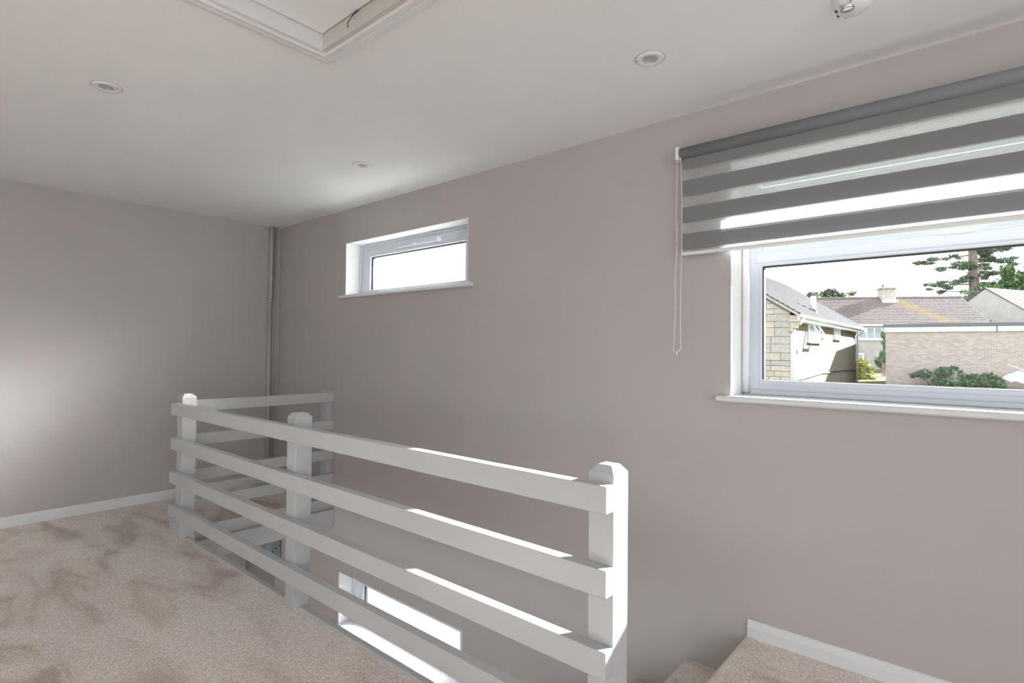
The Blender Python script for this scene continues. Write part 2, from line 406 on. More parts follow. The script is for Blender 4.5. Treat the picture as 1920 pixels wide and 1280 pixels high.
fb = obj('glazing_bead', ring_xz(B(), x0 + 0.074, x1 - 0.074, z0 + 0.045, ZT0 + 0.004, 0.017, 0.017, 0.026, 0.018, depth - 0.002, depth + 0.03, 0.006), UPVC, r)
obj('gasket', ring_xz(B(), x0 + 0.088, x1 - 0.088, z0 + 0.0685, ZT0 - 0.011, 0.009, 0.007, 0.003, 0.008, depth + 0.006, depth + 0.034), GASKET, fb)
bm = B(); y = depth + 0.028
bm.faces.new([bm.verts.new(c) for c in ((x0 + 0.09, y, z0 + 0.07), (x1 - 0.09, y, z0 + 0.07), (x1 - 0.09, y, ZT0 - 0.013), (x0 + 0.09, y, ZT0 - 0.013))])
obj('fixed_pane', bm, CLEAR, fb)
# vent sash, hinged along its top edge and pushed out
vz1, vz0 = z1 - 0.082, ZT1 - 0.004
sw_ = ring_xz(B(), x0 + 0.082, x1 - 0.082, vz0, vz1, 0.045, 0.045, 0.045, 0.045, depth + 0.025, depth + 0.08, 0.005)
rot = Matrix.Translation((0, depth + 0.06, vz1)) @ Matrix.Rotation(math.radians(17), 4, 'X') @ Matrix.Translation((0, -(depth + 0.06), -vz1))
bmesh.ops.transform(sw_, matrix=rot, verts=sw_.verts)
vs_o = obj('vent_sash', sw_, UPVC, r)
bm = B(); y = depth + 0.05
bm.faces.new([bm.verts.new(c) for c in ((x0 + 0.125, y, vz0 + 0.043), (x1 - 0.125, y, vz0 + 0.043), (x1 - 0.125, y, vz1 - 0.043), (x0 + 0.125, y, vz1 - 0.043))])
bmesh.ops.transform(bm, matrix=rot, verts=bm.verts); obj('vent_pane', bm, CLEAR, vs_o)
gk = ring_xz(B(), x0 + 0.122, x1 - 0.122, vz0 + 0.041, vz1 - 0.041, 0.007, 0.007, 0.007, 0.007, depth + 0.040, depth + 0.058)
bmesh.ops.transform(gk, matrix=rot, verts=gk.verts); obj('vent_gasket', gk, GASKET, vs_o)
bm = B(); tube(bm, [(x0 + 0.098, depth + 0.045, ZT1 + 0.012), (x0 + 0.112, depth + 0.10, ZT1 + 0.075)], 0.004, 6); obj('window_stay', bm, METAL, r)
bm = B(); bx(bm, (x0 + x1)/2 - 0.05, (x0 + x1)/2 + 0.05, depth - 0.012, depth - 0.003, ZT1 - 0.010, ZT1 + 0.006, 0.003); obj('catch', bm, PLASTIC, r)

# ================================================================== railing round the stairwell
rail = thing('stair_railing', (2.7, -1.17, 0.0), 'white painted ranch-style stair railing with chunky posts and four flat rails', 'railing')
def post(x0, x1, y0, y1, zb, zt):
    bm = B(); c = 0.018
    ring0 = [(x0, y0), (x1, y0), (x1, y1), (x0, y1)]; ring1 = [(x0 + c, y0 + c), (x1 - c, y0 + c), (x1 - c, y1 - c), (x0 + c, y1 - c)]
    a = [bm.verts.new((*p, zb)) for p in ring0]; b = [bm.verts.new((*p, zt - 0.022)) for p in ring0]; e = [bm.verts.new((*p, zt)) for p in ring1]
    for lo, hi in ((a, b), (b, e)):
        for k in range(4): bm.faces.new((lo[k], lo[(k+1) % 4], hi[(k+1) % 4], hi[k]))
    bm.faces.new(list(reversed(a))); bm.faces.new(e)
    bmesh.ops.bevel(bm, geom=[x for x in bm.edges], offset=0.003, segments=2, affect='EDGES', profile=0.5)
    return bm
PZ = -0.10
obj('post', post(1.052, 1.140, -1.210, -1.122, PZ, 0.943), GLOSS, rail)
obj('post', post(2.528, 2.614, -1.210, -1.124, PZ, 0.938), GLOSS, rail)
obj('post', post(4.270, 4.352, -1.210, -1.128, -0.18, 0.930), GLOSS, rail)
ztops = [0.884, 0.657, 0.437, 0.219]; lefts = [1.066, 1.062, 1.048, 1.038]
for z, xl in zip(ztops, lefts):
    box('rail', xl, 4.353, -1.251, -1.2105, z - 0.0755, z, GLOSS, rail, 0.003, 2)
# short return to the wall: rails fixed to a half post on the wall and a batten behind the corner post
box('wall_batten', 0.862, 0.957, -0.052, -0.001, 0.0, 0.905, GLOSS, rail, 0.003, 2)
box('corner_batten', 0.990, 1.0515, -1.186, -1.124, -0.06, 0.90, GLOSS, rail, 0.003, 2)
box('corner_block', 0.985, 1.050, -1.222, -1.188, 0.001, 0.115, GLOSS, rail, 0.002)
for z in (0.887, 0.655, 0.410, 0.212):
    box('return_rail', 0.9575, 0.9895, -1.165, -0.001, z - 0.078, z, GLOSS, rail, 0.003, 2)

# ================================================================== stairs
st = thing('staircase', (2.6, -0.6, ZL), 'carpeted staircase running down along the window wall', 'stairs')
def nosing_step(xb, xf, zt, zlow, y0, y1):
    r_ = 0.022; pts = [(xb, zt)]
    for k in range(6):
        a = math.pi/2 * k / 5
        pts.append((xf + r_ - math.sin(a) * r_, zt - r_ + math.cos(a) * r_))
    pts += [(xf, zt - 0.042), (xf + 0.018, zt - 0.052), (xf + 0.018, zlow), (xb, zlow)]
    return prism(B(), pts, 'y', y0, y1)
rise, going = 0.2015, 0.268
edges = [4.328 - 0.001] + [4.045 - going * k for k in range(11)]
obj('landing_nosing', nosing_step(FX1 + 0.03, 4.318, 0.0015, -0.2, -1.126, -0.002), CARPET, st)
for k in range(1, 12):
    zt = -rise * k
    obj('step', nosing_step(edges[k-1] + 0.035, edges[k], zt, zt - rise + 0.0, -1.12, -0.002), CARPET, st)

# ================================================================== zebra roller blind
bl = thing('roller_blind', (5.05, -0.05, 1.71), 'grey striped day-and-night roller blind half lowered over the large window', 'blind')
bX0, bX1, bY = 4.046, 6.06, -0.060
bm = B(); tube(bm, [(4.036, -0.049, 2.193), (6.07, -0.049, 2.193)], 0.0285, 28); obj('roller_tube', bm, ROLL_M, bl, True)
bm = B(); bx(bm, 4.016, 4.034, -0.078, -0.0015, 2.160, 2.226, 0.006, 2); br = obj('bracket', bm, PLASTIC, bl)
bm = B(); tube(bm, [(4.0345, -0.050, 2.194), (4.044, -0.050, 2.194)], 0.0235, 24); obj('end_cap', bm, DARK, br, True)
bm = B(); tube(bm, [(4.034, -0.060, 2.166), (4.043, -0.060, 2.166)], 0.011, 16); obj('chain_wheel', bm, METAL, br, True)
bm = B(); bx(bm, 6.072, 6.09, -0.078, -0.0015, 2.160, 2.226, 0.006, 2); obj('bracket', bm, PLASTIC, bl)
P_, BH = 0.1263, 0.0735
tops = [2.1885 - P_ * k for k in range(4)]
def strip(name, y, z0_, z1_, m_, par): return box(name, bX0, bX1, y, y + 0.0012, z0_, z1_, m_, par)
for layer, (y, off) in enumerate(((-0.052, 0.0), (-0.030, 0.001))):
    for k, zt in enumerate(tops):
        zt2 = zt + off
        strip('opaque_band' if layer == 0 else 'rear_opaque_band', y, zt2 - BH, zt2, BAND, bl)
        zb = max(zt2 - P_, 1.722)
        strip('sheer_band' if layer == 0 else 'rear_sheer_band', y, zb, zt2 - BH, SHEER, bl)
bm = B(); bx(bm, bX0 - 0.003, bX1 + 0.003, -0.060, -0.026, 1.708, 1.7235, 0.005, 2); obj('bottom_bar', bm, PLASTIC, bl)
# bead chain
def chain_pts():
    L_, R_ = [], []
    for k in range(41):
        s = k / 40; z = 2.172 - s * 0.895
        L_.append((4.022 - 0.010 * max(0, s - 0.45) / 0.55 + 0.002 * math.sin(s * 17), -0.066, z))
        R_.append((4.040 + 0.006 * math.sin(s * 4.5) + 0.008 * max(0, s - 0.55) / 0.45, -0.062, z))
    loop = [(4.009, -0.066, 1.268), (4.013, -0.066, 1.254), (4.023, -0.065, 1.247), (4.034, -0.064, 1.255), (4.044, -0.063, 1.268)]
    return L_ + loop + list(reversed(R_))
cp = chain_pts()
bm = B(); tube(bm, cp, 0.0011, 5)
acc = 0.0
ico = []
for a, b in zip(cp, cp[1:]):
    a, b = Vector(a), Vector(b); seg = (b - a).length; s = (0.0085 - acc) if acc else 0.0
    while s <= seg:
        bmesh.ops.create_icosphere(bm, subdivisions=1, radius=0.0028, matrix=Matrix.Translation(a.lerp(b, s / seg))); s += 0.0085
    acc = (acc + seg) % 0.0085
ch = obj('bead_chain', bm, PLASTIC, bl, True)
bm = B(); tube(bm, [(4.022, -0.065, 1.249), (4.026, -0.065, 1.236)], 0.0035, 8); obj('chain_connector', bm, PLASTIC, ch, True)

# ================================================================== ceiling fittings
def downlight(x, y, label, ang):
    t = thing('recessed_spotlight', (x, y, H - 0.006), label, 'downlight', 'recessed ceiling spotlights')
    bm = B(); lathe(bm, [(0.025, 0.004), (0.0255, -0.0005), (0.027, -0.004), (0.045, -0.0052), (0.054, -0.0035), (0.0565, -0.0005), (0.0565, 0.0)], (x, y, H - 0.0006), 48); obj('bezel', bm, PLASTIC, t, True)
    bm = B(); lathe(bm, [(0.0255, -0.0025), (0.024, -0.0012), (0.0, -0.0010)], (x, y, H - 0.0004), 40); obj('lamp_lens', bm, LENS, t, True)
    bm = B(); lathe(bm, [(0.0260, -0.0050), (0.0260, -0.0058), (0.0243, -0.0058), (0.0243, -0.0015)], (x, y, H), 40); obj('retaining_ring', bm, METAL, t, True)
    bm = B(); lathe(bm, [(0.003, -0.002), (0.003, -0.0058), (0.0, -0.0058)], (x + 0.047*math.cos(ang), y + 0.047*math.sin(ang), H), 10); obj('screw_dot', bm, DARK, t)
    bm = B(); lathe(bm, [(0.0565, -0.0001), (0.0590, -0.0001), (0.0590, -0.0006), (0.0565, -0.0006)], (x, y, H), 48); obj('gap_shadow_ring', bm, mat('gap_shadow_grey', (0.33, 0.32, 0.31), 0.7), t)  # shadow gap round the bezel, painted as a grey ring
downlight(2.187, -1.890, 'recessed white spotlight in the ceiling nearest the end wall and loft hatch', 0.7)
downlight(2.187, -0.570, 'recessed white spotlight above the small high window, farthest from the viewer', 2.6)
downlight(4.139, -0.582, 'recessed white spotlight between the loft hatch and the blind', 3.6)
t = thing('smoke_alarm', (4.815, -0.50, H - 0.04), 'round white smoke alarm on the ceiling at the top edge', 'smoke alarm')
bm = B(); lathe(bm, [(0.062, 0.0), (0.062, -0.012), (0.058, -0.020), (0.046, -0.034), (0.040, -0.038), (0.0, -0.040)], (4.815, -0.50, H - 0.0005), 48); obj('body', bm, PLASTIC, t, True)
bm = B(); lathe(bm, [(0.020, 0.0), (0.020, -0.006), (0.014, -0.009), (0.0, -0.010)], (4.800, -0.525, H - 0.036), 28); obj('sensor_cage', bm, mat('chrome_cage', (0.75, 0.77, 0.79), 0.15, metal=0.9), t, True)
for k in range(5):
    a = 2.2 + k * 0.62
    bm = B(); bx(bm, 4.815 + 0.050*math.cos(a) - 0.004, 4.815 + 0.050*math.cos(a) + 0.004, -0.50 + 0.050*math.sin(a) - 0.004, -0.50 + 0.050*math.sin(a) + 0.004, H - 0.034, H - 0.026, 0.001); obj('vent_slot', bm, DARK if k in (1, 2) else LENS, t)

# loft hatch: moulded architrave, lining and drop-in panel
lh = thing('loft_hatch', ((HX0 + HX1)/2, (HY0 + HY1)/2, H - 0.02), 'white loft hatch in the ceiling with a moulded surround', 'hatch')
def arch_profile():  # (outward distance from the opening, z below ceiling)
    return [(0.000, 0.0), (0.000, -0.016), (0.006, -0.020), (0.016, -0.020), (0.020, -0.016), (0.030, -0.015), (0.036, -0.018), (0.058, -0.016), (0.066, -0.008), (0.068, 0.0)]
def arch_side(k):
    c = [(HX0, HY0), (HX1, HY0), (HX1, HY1), (HX0, HY1)]; s = [(-1, -1), (1, -1), (1, 1), (-1, 1)]
    bm = B(); A, C = [], []
    k2 = (k + 1) % 4
    for dd, z in arch_profile():
        A.append(bm.verts.new((c[k][0] + s[k][0]*dd, c[k][1] + s[k][1]*dd, H + z)))
        C.append(bm.verts.new((c[k2][0] + s[k2][0]*dd, c[k2][1] + s[k2][1]*dd, H + z)))
    n = len(A)
    for i in range(n): bm.faces.new((A[i], A[(i+1) % n], C[(i+1) % n], C[i]))
    bm.faces.new(A); bm.faces.new(list(reversed(C)))
    bmesh.ops.recalc_face_normals(bm, faces=bm.faces)
    return bm
for k in range(4): obj('architrave', arch_side(k), SATIN, lh)
obj('lining', bx(B(), HX0 + 0.0005, HX0 + 0.018, HY0, HY1, H - 0.012, H + 0.068), SATIN, lh)
obj('lining', bx(B(), HX0 + 0.0185, HX1, HY1 - 0.018, HY1 - 0.0005, H - 0.012, H + 0.068), BEIGE, lh)
obj('lining', bx(B(), HX1 - 0.018, HX1 - 0.0005, HY0, HY1 - 0.0185, H - 0.012, H + 0.068), SATIN, lh)
obj('lining', bx(B(), HX0 + 0.0185, HX1 - 0.0185, HY0 + 0.0005, HY0 + 0.018, H - 0.012, H + 0.068), SATIN, lh)
obj('lid_panel', bx(B(), HX0 + 0.021, HX1 - 0.021, HY0 + 0.021, HY1 - 0.021, H + 0.048, H + 0.063, 0.002), CEIL, lh)
obj('lid_gap_shadow', bx(B(), HX0 + 0.018, HX1 - 0.018, HY0 + 0.018, HY1 - 0.018, H + 0.0635, H + 0.067), DARK, lh)  # dark sheet added to paint the shaded gap round the lid
lc = thing('loft_cable', (3.40, -1.47, H - 0.02), 'loose thin green and dark cable hanging from the loft hatch edge', 'cable')
bm = B(); tube(bm, [(3.452, -1.453, H + 0.046), (3.440, -1.462, H + 0.032), (3.437, -1.470, H + 0.018), (3.430, -1.478, H - 0.002), (3.424, -1.472, H - 0.012)], 0.0018, 6); obj('strand', bm, CABLE_G, lc, True)
bm = B(); tube(bm, [(3.458, -1.453, H + 0.046), (3.452, -1.460, H + 0.036), (3.446, -1.470, H + 0.025)], 0.0015, 6); obj('strand', bm, CABLE_D, lc, True)

# ================================================================== pipes in the corner
PIPE = WALL
pp = thing('corner_pipe', (0.03, -0.1, 0.0), 'slim wall-coloured pipe running down the corner beside the window wall', 'pipe')
bm = B(); tube(bm, [(0.030, -0.098, 1.70), (0.030, -0.098, H - 0.001)], 0.0175, 16); obj('upper_length', bm, PIPE, pp, True)
bm = B(); tube(bm, [(0.026, -0.104, 0.002), (0.026, -0.104, 1.70)], 0.0130, 16); obj('lower_length', bm, PIPE, pp, True)
bm = B(); tube(bm, [(0.028, -0.102, 1.682), (0.028, -0.102, 1.712)], 0.0185, 16); obj('coupling', bm, PIPE, pp, True)
for dx in (0.040, 0.058):
    bm = B(); tube(bm, [(0.010, -dx, 0.002), (0.010, -dx, H - 0.001)], 0.007, 10); obj('side_pipe', bm, PIPE, pp, True)
p2 = thing('hall_pipe', (0.03, -0.3, ZL), 'grey painted pipe on the wall of the hall below', 'pipe')
bm = B(); tube(bm, [(0.026, -0.297, ZL), (0.026, -0.297, -0.217)], 0.015, 14); obj('length', bm, PIPE, p2, True)
for z in (-0.9, -1.7):
    bm = B(); tube(bm, [(0.012, -0.297, z), (0.012, -0.297, z + 0.03)], [0.019, 0.019], 14); obj('clip', bm, PLASTIC, p2, True)
eb = thing('fuse_box', (0.06, -0.05, -0.80), 'blue-grey metal fuse box in the hall corner below the landing', 'fuse box')
box('casing', 0.0005, 0.115, -0.100, -0.002, -0.80, -0.50, GREYBOX, eb, 0.004, 2)
box('cover_door', 0.1155, 0.121, -0.094, -0.008, -0.78, -0.52, GREYBOX, eb, 0.002)
for k in range(3):
    bm = B(); tube(bm, [(0.121, -0.083 + 0.032 * k, -0.63 + 0.02 * k), (0.1235, -0.083 + 0.032 * k, -0.63 + 0.02 * k)], 0.006, 10); obj('screw', bm, DARK, eb)

# ================================================================== outside
STONE = [mat('cotswold_stone_%d' % i, c, 0.9, 0.12, 7, 0.4, 30, 0.1) for i, c in enumerate(((0.41, 0.365, 0.325), (0.44, 0.385, 0.335), (0.37, 0.34, 0.32), (0.45, 0.39, 0.335), (0.39, 0.36, 0.34)))]
MORTAR = mat('stone_mortar', (0.25, 0.235, 0.215), 0.95, 0.1, 12)
RENDER_ = mat('stone_darkened_for_sun', (0.165, 0.145, 0.115), 0.9, 0.10, 2.5, 0.3, 14, 0.1)  # stone coloured darker than it is, to offset the strong sun
TILE = mat('grey_brown_roof_tile', (0.16, 0.135, 0.13), 0.9, 0.22, 5.0, 0.3, 20, 0.1)
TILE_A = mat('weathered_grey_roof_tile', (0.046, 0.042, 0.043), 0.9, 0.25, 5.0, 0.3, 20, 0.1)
GREYWALL = mat('pale_grey_stone', (0.38, 0.36, 0.345), 0.9, 0.12, 3.0, 0.2, 10, 0.1)
WHITE_OUT = mat('white_exterior_plastic', (0.66, 0.67, 0.69), 0.4)
GLASS_DARK = mat('reflecting_window_glass', (0.30, 0.36, 0.40), 0.1, 0.2, 3)
BARK = mat('pine_bark', (0.24, 0.185, 0.165), 0.95, 0.25, 3, 0.5, 8, 0.1)
LEAF_P = mat('pine_needles', (0.15, 0.19, 0.12), 0.8, 0.5, 0.8)
LEAF_G = mat('broad_green_leaves', (0.10, 0.175, 0.065), 0.7, 0.4, 2.0)
LEAF_Y = mat('yellow_green_leaves', (0.40, 0.42, 0.09), 0.7, 0.4, 3.0)
LEAF_D = mat('dark_shrub_leaves', (0.085, 0.15, 0.065), 0.7, 0.45, 4.0)
SOIL_GRASS = mat('lawn_grass', (0.12, 0.135, 0.055), 0.95, 0.3, 1.5, 0.5, 40, 0.1)
PATIO = mat('pale_concrete', (0.22, 0.215, 0.205), 0.9, 0.12, 4, 0.3, 30, 0.1)
FELT = mat('grey_roof_felt', (0.13, 0.14, 0.15), 0.8)
CLOTH = mat('white_dust_sheet', (0.82, 0.83, 0.86), 0.8, 0.03, 6)

def brick_mat():
    M = bpy.data.materials.new('garage_brickwork'); M.use_nodes = True; nt = M.node_tree; b = nt.nodes['Principled BSDF']
    b.inputs['Roughness'].default_value = 0.95; b.inputs['Specular IOR Level'].default_value = 0.1
    tc = nt.nodes.new('ShaderNodeTexCoord'); mp = nt.nodes.new('ShaderNodeMapping'); mp.inputs['Rotation'].default_value = (math.radians(90), 0, 0)
    br_ = nt.nodes.new('ShaderNodeTexBrick'); br_.inputs['Scale'].default_value = 1.0
    br_.inputs['Brick Width'].default_value = 0.225; br_.inputs['Row Height'].default_value = 0.075; br_.inputs['Mortar Size'].default_value = 0.008
    br_.inputs['Color1'].default_value = (0.34, 0.265, 0.235, 1); br_.inputs['Color2'].default_value = (0.46, 0.385, 0.345, 1); br_.inputs['Mortar'].default_value = (0.52, 0.49, 0.46, 1)
    nt.links.new(tc.outputs['Object'], mp.inputs[0]); nt.links.new(mp.outputs[0], br_.inputs['Vector']); nt.links.new(br_.outputs['Color'], b.inputs['Base Color'])
    return M
BRICK = brick_mat()
def lichen_tile():
    # roof tiles with a streak of orange lichen running down from the chimney
    M = TILE.copy(); M.name = 'roof_tile_with_lichen'; nt = M.node_tree; b = nt.nodes['Principled BSDF']; L = nt.links
    src = b.inputs['Base Color'].links[0].from_socket
    tc = nt.nodes.new('ShaderNodeTexCoord')
    sep = nt.nodes.new('ShaderNodeSeparateXYZ'); L.new(tc.outputs['Object'], sep.inputs[0])
    # streak centre moves sideways down the slope
    ma = nt.nodes.new('ShaderNodeMath'); ma.operation = 'MULTIPLY_ADD'; ma.inputs[1].default_value = 1.1; ma.inputs[2].default_value = LICHEN_X
    L.new(sep.outputs['Z'], ma.inputs[0])
    ad = nt.nodes.new('ShaderNodeMath'); ad.operation = 'ADD'; L.new(sep.outputs['X'], ad.inputs[0]); L.new(ma.outputs[0], ad.inputs[1])
    ab = nt.nodes.new('ShaderNodeMath'); ab.operation = 'ABSOLUTE'; L.new(ad.outputs[0], ab.inputs[0])
    n = nt.nodes.new('ShaderNodeTexNoise'); n.inputs['Scale'].default_value = 2.4; n.inputs['Detail'].default_value = 6; L.new(tc.outputs['Object'], n.inputs['Vector'])
    s2 = nt.nodes.new('ShaderNodeMath'); s2.operation = 'MULTIPLY_ADD'; s2.inputs[1].default_value = 3.4; L.new(n.outputs[0], s2.inputs[0]); L.new(ab.outputs[0], s2.inputs[2])
    mr = nt.nodes.new('ShaderNodeMapRange'); mr.inputs[1].default_value = 1.55; mr.inputs[2].default_value = 2.65; mr.inputs[3].default_value = 0.9; mr.inputs[4].default_value = 0.0
    L.new(s2.outputs[0], mr.inputs[0])
    mx = nt.nodes.new('ShaderNodeMix'); mx.data_type = 'RGBA'; mx.inputs[7].default_value = (0.25, 0.175, 0.075, 1)
    L.new(mr.outputs[0], mx.inputs[0]); L.new(src, mx.inputs[6]); L.new(mx.outputs[2], b.inputs['Base Color'])
    return M

def ground_z(x, y):
    dd = (x - CAM.x) * FLAT_FW.x + (y - CAM.y) * FLAT_FW.y
    pts = [(-50, -2.75), (9, -2.75), (25, -0.55), (34, -0.48), (43, 0.02), (200, 0.3)]
    for (a, za), (b, zb) in zip(pts, pts[1:]):
        if dd <= b: return za + (zb - za) * max(0, (dd - a)) / (b - a)
    return 0.3
bm = B(); N = 60
gx = [-45 + 100 * i / N for i in range(N + 1)]; gy = [2.3 + 125 * (j / N) ** 1.6 for j in range(N + 1)]
g = [[bm.verts.new((x, y, ground_z(x, y))) for x in gx] for y in gy]
for j in range(N):
    for i in range(N): bm.faces.new((g[j][i], g[j][i+1], g[j+1][i+1], g[j+1][i]))
S(obj('lawn_ground', bm, SOIL_GRASS, None, True), 'sunlit lawn and garden ground outside')
S(box('patio', -20, 25, 0.28, 2.35, -2.9, -2.748, PATIO), 'pale concrete path along the outside of the house')

def stepped_roof(bm, u0, u1, eave, ridge, courses, thick=0.05, off=None):
    # courses of tiles lying in steps between an eave line and a ridge line; eave/ridge = (v, z) at depth v
    (v0, z0_), (v1, z1_) = eave, ridge
    for k in range(courses):
        a, b = k / courses, (k + 1) / courses
        va, vb, za, zb = v0 + (v1 - v0) * a, v0 + (v1 - v0) * b, z0_ + (z1_ - z0_) * a, z0_ + (z1_ - z0_) * b
        q = [(va, za), (va, za + thick), (vb, zb + thick * 0.35), (vb, zb)]
        oa, ob = (off(a), off(b)) if off else (0, 0)
        A = [bm.verts.new((u0, *p)) for p in q]; C = [bm.verts.new((u1 + (oa if i < 2 else ob), *p)) for i, p in enumerate(q)]
        for i in range(4): bm.faces.new((A[i], A[(i+1) % 4], C[(i+1) % 4], C[i]))
        bm.faces.new(list(reversed(A))); bm.faces.new(C)
    bmesh.ops.recalc_face_normals(bm, faces=bm.faces)
    return bm

def house_window(name, par, mapf, a0, a1, z0_, z1_, fr=0.06, mull=1, open_leaf=False):
    # mapf(a, depth, z) -> build-space point; a runs along the wall, depth outwards
    def cbox(bm, a, b, d0, d1, c, e):
        vs1 = [bm.verts.new(mapf(*p)) for p in ((a,d0,c),(b,d0,c),(b,d1,c),(a,d1,c),(a,d0,e),(b,d0,e),(b,d1,e),(a,d1,e))]
        fs = [bm.faces.new([vs1[i] for i in f]) for f in ((3,2,1,0),(4,5,6,7),(0,1,5,4),(1,2,6,5),(2,3,7,6),(3,0,4,7))]
        bmesh.ops.recalc_face_normals(bm, faces=fs)
    bm = B(); cbox(bm, a0, a1, 0.0, 0.05, z0_, z0_ + fr); cbox(bm, a0, a1, 0.0, 0.05, z1_ - fr, z1_)
    for k in range(mull + 2):
        c = a0 + (a1 - a0 - fr) * k / (mull + 1); cbox(bm, c, c + fr, 0.0, 0.05, z0_ + fr, z1_ - fr)
    f = obj(name, bm, WHITE_OUT, par)
    for k in range(mull + 1):
        c = a0 + (a1 - a0 - fr) * k / (mull + 1); e = a0 + (a1 - a0 - fr) * (k + 1) / (mull + 1)
        bm = B(); cbox(bm, c + fr, e, 0.005, 0.018, z0_ + fr, z1_ - fr); obj('pane', bm, GLASS_DARK, f)
    bm = B(); cbox(bm, a0 - 0.06, a1 + 0.06, 0.0, 0.12, z0_ - 0.09, z0_); obj('outer_sill', bm, WHITE_OUT, f)
    if open_leaf:
        bm = B()
        lo, hi = a0 + 0.02, a0 + (a1 - a0) * 0.5
        for (p, q, zz0, zz1) in ((0, 0.07, z0_ + 0.05, z1_ - 0.05), (0.93, 1.0, z0_ + 0.05, z1_ - 0.05), (0, 1, z0_ + 0.05, z0_ + 0.12), (0, 1, z1_ - 0.12, z1_ - 0.05)):
            cbox(bm, lo + (hi - lo) * p, lo + (hi - lo) * q, 0.05 , 0.10, zz0, zz1)
        # top-hung leaf swung outwards at the bottom
        for v in bm.verts:
            z = v.co.z; v.co += Vector(mapf(0, 0.55 * (z1_ - z) / (z1_ - z0_), 0)) - Vector(mapf(0, 0, 0))
        obj('open_casement', bm, WHITE_OUT, f)
    return f

# ---- stone house on the left, gable towards us
AX, AY0, AY1, AZ, SL = -0.75, 21.38, 36.3, 2.95, 0.66
AXL = AX - 8.4; AXM = (AX + AXL) / 2
gz = -0.9
ah = thing('stone_house', (AXM, AY0 + 7, gz), 'pale stone house with a tiled roof and white gutter, leftmost outside', 'house')
apex = AZ + SL * (AX - AXM)
bm = B(); prism(bm, [(AXL, gz), (AX, gz), (AX, AZ), (AXM, apex - 0.05), (AXL, AZ)], 'y', AY0 + 0.02, AY0 + 0.25); gw = obj('gable_wall', bm, MORTAR, ah)
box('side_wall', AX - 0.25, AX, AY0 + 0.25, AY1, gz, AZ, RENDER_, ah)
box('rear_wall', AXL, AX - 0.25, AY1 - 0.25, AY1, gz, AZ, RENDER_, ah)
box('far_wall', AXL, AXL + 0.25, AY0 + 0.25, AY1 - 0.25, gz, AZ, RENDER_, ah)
# coursed stone blocks of the gable, each its own piece
rs = random.Random(3); z = gz
meshes = {}
courses = 0
while z < apex - 0.4 and courses < 40:
    hgt = rs.choice((0.22, 0.26, 0.30, 0.36)); xr_ = AX + 0.0
    lim = AX - 2.45
    while xr_ > lim:
        wdt = rs.choice((0.34, 0.46, 0.58, 0.72, 0.9))
        xl_ = xr_ - wdt
        lineA = lambda x: AZ + SL * (AX - x) - 0.13
        loc = Vector(((xl_ + xr_)/2, AY0 + 0.005 + rs.uniform(-0.006, 0.006), z)) - ORG[gw.name]
        me = None
        if z + hgt < lineA(xr_):
            key = (wdt, hgt)
            if key not in meshes:
                b_ = bx(B(), -wdt/2 + 0.008, wdt/2 - 0.008, -0.03, 0.03, 0.008, hgt - 0.008, 0.012)
                me = bpy.data.meshes.new('stone_block'); b_.to_mesh(me); b_.free(); me.materials.append(STONE[0]); meshes[key] = me
            me = meshes[key]
        elif lineA(xl_ + 0.05) > z + 0.06:
            # block cut to the slope of the roof
            x_a, x_b, z_a, z_b = xl_ + 0.008, xr_ - 0.008, z + 0.008, z + hgt - 0.008
            poly, out = [(x_a, z_a), (x_b, z_a), (x_b, z_b), (x_a, z_b)], []
            for p, q in zip(poly, poly[1:] + poly[:1]):
                dp, dq = lineA(p[0]) - p[1], lineA(q[0]) - q[1]
                if dp >= 0: out.append(p)
                if dp * dq < 0:
                    f_ = dp / (dp - dq); out.append((p[0] + (q[0] - p[0]) * f_, p[1] + (q[1] - p[1]) * f_))
            if len(out) > 2:
                cx_ = (xl_ + xr_)/2
                b_ = prism(B(), [(p[0] - cx_, p[1] - z) for p in out], 'y', -0.03, 0.03)
                me = bpy.data.meshes.new('stone_block'); b_.to_mesh(me); b_.free(); me.materials.append(STONE[0])
        if me is not None:
            o = bpy.data.objects.new('stone_block', me); COL.objects.link(o); o.parent = gw; o.location = loc
            o.material_slots[0].link = 'OBJECT'; o.material_slots[0].material = STONE[rs.randrange(5)]
        xr_ = xl_
    z += hgt; courses += 1
def amap_roof(sign):
    bm = B()
    xe = AX + 0.42 if sign > 0 else AXL - 0.42
    stepped_roof(bm, AY0 - 0.22, AY1 + 0.25, (xe, AZ - SL * 0.42 + 0.10), (AXM, apex + 0.10), 24, 0.06)
    for v in bm.verts: v.co = Vector((v.co.y, v.co.x, v.co.z))
    bmesh.ops.recalc_face_normals(bm, faces=bm.faces)
    return bm
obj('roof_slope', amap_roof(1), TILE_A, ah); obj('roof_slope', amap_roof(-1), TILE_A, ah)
zE = AZ - SL * 0.42 + 0.06
bm = B(); prism(bm, [(AX + 0.30, zE - 0.20), (AX + 0.38, zE - 0.20), (AX + 0.38, zE + 0.02), (AX + 0.30, zE + 0.02)], 'y', AY0 - 0.15, AY1 + 0.2); obj('fascia_board', bm, WHITE_OUT, ah)
bm = B(); prism(bm, [(AX + 0.002, zE - 0.22), (AX + 0.38, zE - 0.22), (AX + 0.38, zE - 0.2005), (AX + 0.002, zE - 0.2005)], 'y', AY0 - 0.15, AY1 + 0.2); obj('soffit', bm, WHITE_OUT, ah)
bm = B(); tube(bm, [(AX + 0.46, AY0 - 0.22, zE - 0.03), (AX + 0.46, AY1 + 0.2, zE - 0.05)], 0.075, 12); gut = obj('gutter', bm, WHITE_OUT, ah, True)
